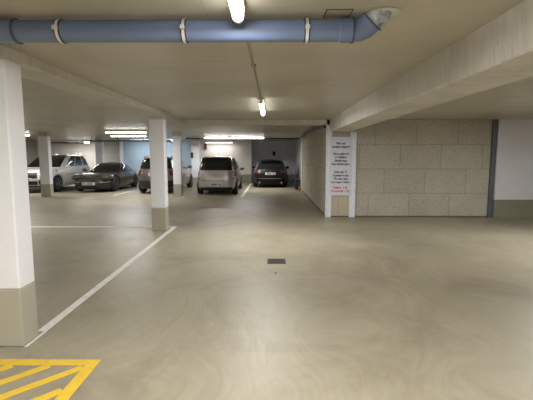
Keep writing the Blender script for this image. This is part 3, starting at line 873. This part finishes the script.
# --- dark low sports saloon (front to the camera)
def det_sport(t, lo, gh, ep, plate, F):
    for s in (-1, 1):
        bm = bmesh.new(); add_ellipsoid(bm, (s * .70, -1.90, .655), (.135, .17, .105), 20)
        h = obj('headlamp', bm, M['lens'], t, True)
        bm = bmesh.new(); add_ellipsoid(bm, (s * .69, -1.80, .66), (.20, .42, .13), 20); obj('front_wing', bm, M['p_dark'], t, True)
        ep('air_intake', -1, s * .45, s * .86, .26, .42, 'trim', .014)
        ep('fog_lamp_strip', -1, s * .5, s * .84, .44, .465, 'lens', .02)
        ep('tail_lamp', 1, s * .5, s * .98, .66, .74, 'red', .016)
    ep('lower_grille', -1, -.40, .40, .20, .32, 'trim', .014)
    plate(-1, .40)
    ep('front_lip', -1, -.9, .9, .16, .19, 'trim', .03, na=12)
    handles(t, lo, (.25,), 'p_dark', .76)
    bm = bmesh.new(); add_ellipsoid(bm, (0, -2.05, .652), (.03, .04, .012), 12); obj('badge', bm, M['chrome'], t)
    obj('wiper', tube([(.45, -1.0, .90), (.1, -.92, .93), (-.25, -.95, .93)], .009, 6), M['trim'], t)
SPO = dict(name='sports_car', paint='p_dark', nf=3.4, nr=3.6, gnf=3.4, gnr=3.2, ycowl=-.95, wr=.34, track=.83, axles=(-1.35, 1.2), crown=.03,
    low=[(.15, .15, .20, -2.08, 2.1, .82), (.28, .26, .30, -2.22, 2.22, .90), (.42, .42, .48, -2.26, 2.26, .925), (.55, .66, .70, -2.22, 2.23, .925), (.61, .83, .84, -2.08, 2.1, .86)],
    top=[(.78, .78, .78, -1.12, 2.05, .80), (.97, .97, .95, -.72, 1.75, .75), (1.14, 1.14, 1.12, -.32, 1.35, .67), (1.235, 1.235, 1.225, .02, .95, .58), (1.268, 1.268, 1.262, .2, .75, .48)],
    side=[(.14, .46, .24, .47), (.50, .80, .50, .78)], wk=(.1, .84), rk=(.12, .75), rg=.8, mirror=(-.52, .92), mirx=.86, rim='rimdark', detail=det_sport)
build_car('dark low sports car parked nose-out between the white car and the brown car', 'car', (-7.86, 19.5, 0), 0, SPO)

# --- white SUV (front to the camera)
def det_suv(t, lo, gh, ep, plate, F):
    for s in (-1, 1):
        ep('headlamp', -1, s * .55, s * .96, .78, .90, 'lens', .016)
        ep('air_intake', -1, s * .55, s * .88, .36, .56, 'trim', .014)
        ep('tail_lamp', 1, s * .6, s * .995, .86, 1.04, 'red', .016)
        obj('roof_rail', tube([(s * .66, -.3, 1.66), (s * .66, -.1, 1.70), (s * .64, 1.5, 1.69), (s * .63, 1.75, 1.63)], .015, 8), M['chrome'], t)
        bm = bmesh.new()
        k = lo.kz(.30, 1)
    ep('grille', -1, -.48, .48, .66, .88, 'trim', .014)
    for z in (.71, .77, .83): ep('grille_bar', -1, -.47, .47, z, z + .014, 'chrome', .022, na=10)
    ep('lower_grille', -1, -.5, .5, .36, .52, 'trim', .014)
    plate(-1, .60)
    ep('bumper_guard', -1, -.9, .9, .26, .32, 'trim', .02, na=12)
    p = lo.endpt(-1, 0, .78)
    bm = bmesh.new(); add_tube(bm, [(.06 * math.cos(2 * PI * i / 18), p.y - .03, .78 + .06 * math.sin(2 * PI * i / 18)) for i in range(19)], .008, 6); obj('badge', bm, M['chrome'], t)
    handles(t, lo, (-.2, .85), 'p_white', .96)
    ep('bumper', 1, -.97, .97, .28, .52, 'trim', .03, na=12)
SUV = dict(name='suv_car', paint='p_white', nf=4.2, nr=5, gnf=5, gnr=5.5, ycowl=-1.05, wr=.365, track=.86, axles=(-1.42, 1.40),
    low=[(.24, .24, .26, -2.1, 2.12, .86), (.38, .36, .36, -2.28, 2.26, .92), (.58, .62, .60, -2.33, 2.31, .945), (.80, .86, .86, -2.30, 2.29, .95), (.92, 1.06, 1.10, -2.15, 2.22, .89)],
    top=[(1.0, 1.0, 1.03, -1.38, 2.2, .875), (1.24, 1.24, 1.24, -.98, 2.1, .83), (1.49, 1.49, 1.49, -.50, 1.95, .75), (1.61, 1.61, 1.60, -.15, 1.78, .68), (1.655, 1.655, 1.64, .1, 1.55, .58)],
    side=[(.16, .42, .28, .43), (.44, .68, .45, .68), (.71, .90, .71, .86)], wk=(.1, .8), rk=(.12, .72), rg=.86, mirror=(-.7, 1.12), mirx=.90, detail=det_suv)
build_car('white tall off-road car parked nose-out at far left behind a pillar', 'car', (-10.42, 19.3, 0), 0, SUV)

# ------------------------------------------------------------------ world, camera, colour
w = bpy.data.worlds.new('World'); bpy.context.scene.world = w; w.use_nodes = True
w.node_tree.nodes['Background'].inputs[0].default_value = (.5, .5, .5, 1)
w.node_tree.nodes['Background'].inputs[1].default_value = .1

cam = bpy.data.cameras.new('camera'); co = bpy.data.objects.new('camera', cam); C.objects.link(co)
cam.sensor_width = 36; cam.sensor_fit = 'HORIZONTAL'; cam.lens = 36 * 400 / 533
co.location = (0, 0, CAMH); co.rotation_euler = (PI / 2 - PITCH, 0, math.radians(.5))
cam.clip_start = .05; cam.clip_end = 100
sc = bpy.context.scene; sc.camera = co
sc.view_settings.view_transform = 'Standard'; sc.view_settings.look = 'None'
sc.view_settings.exposure = .08; sc.view_settings.gamma = 1.0
try:
    sc.cycles.max_bounces = 10; sc.cycles.diffuse_bounces = 6
except Exception: pass
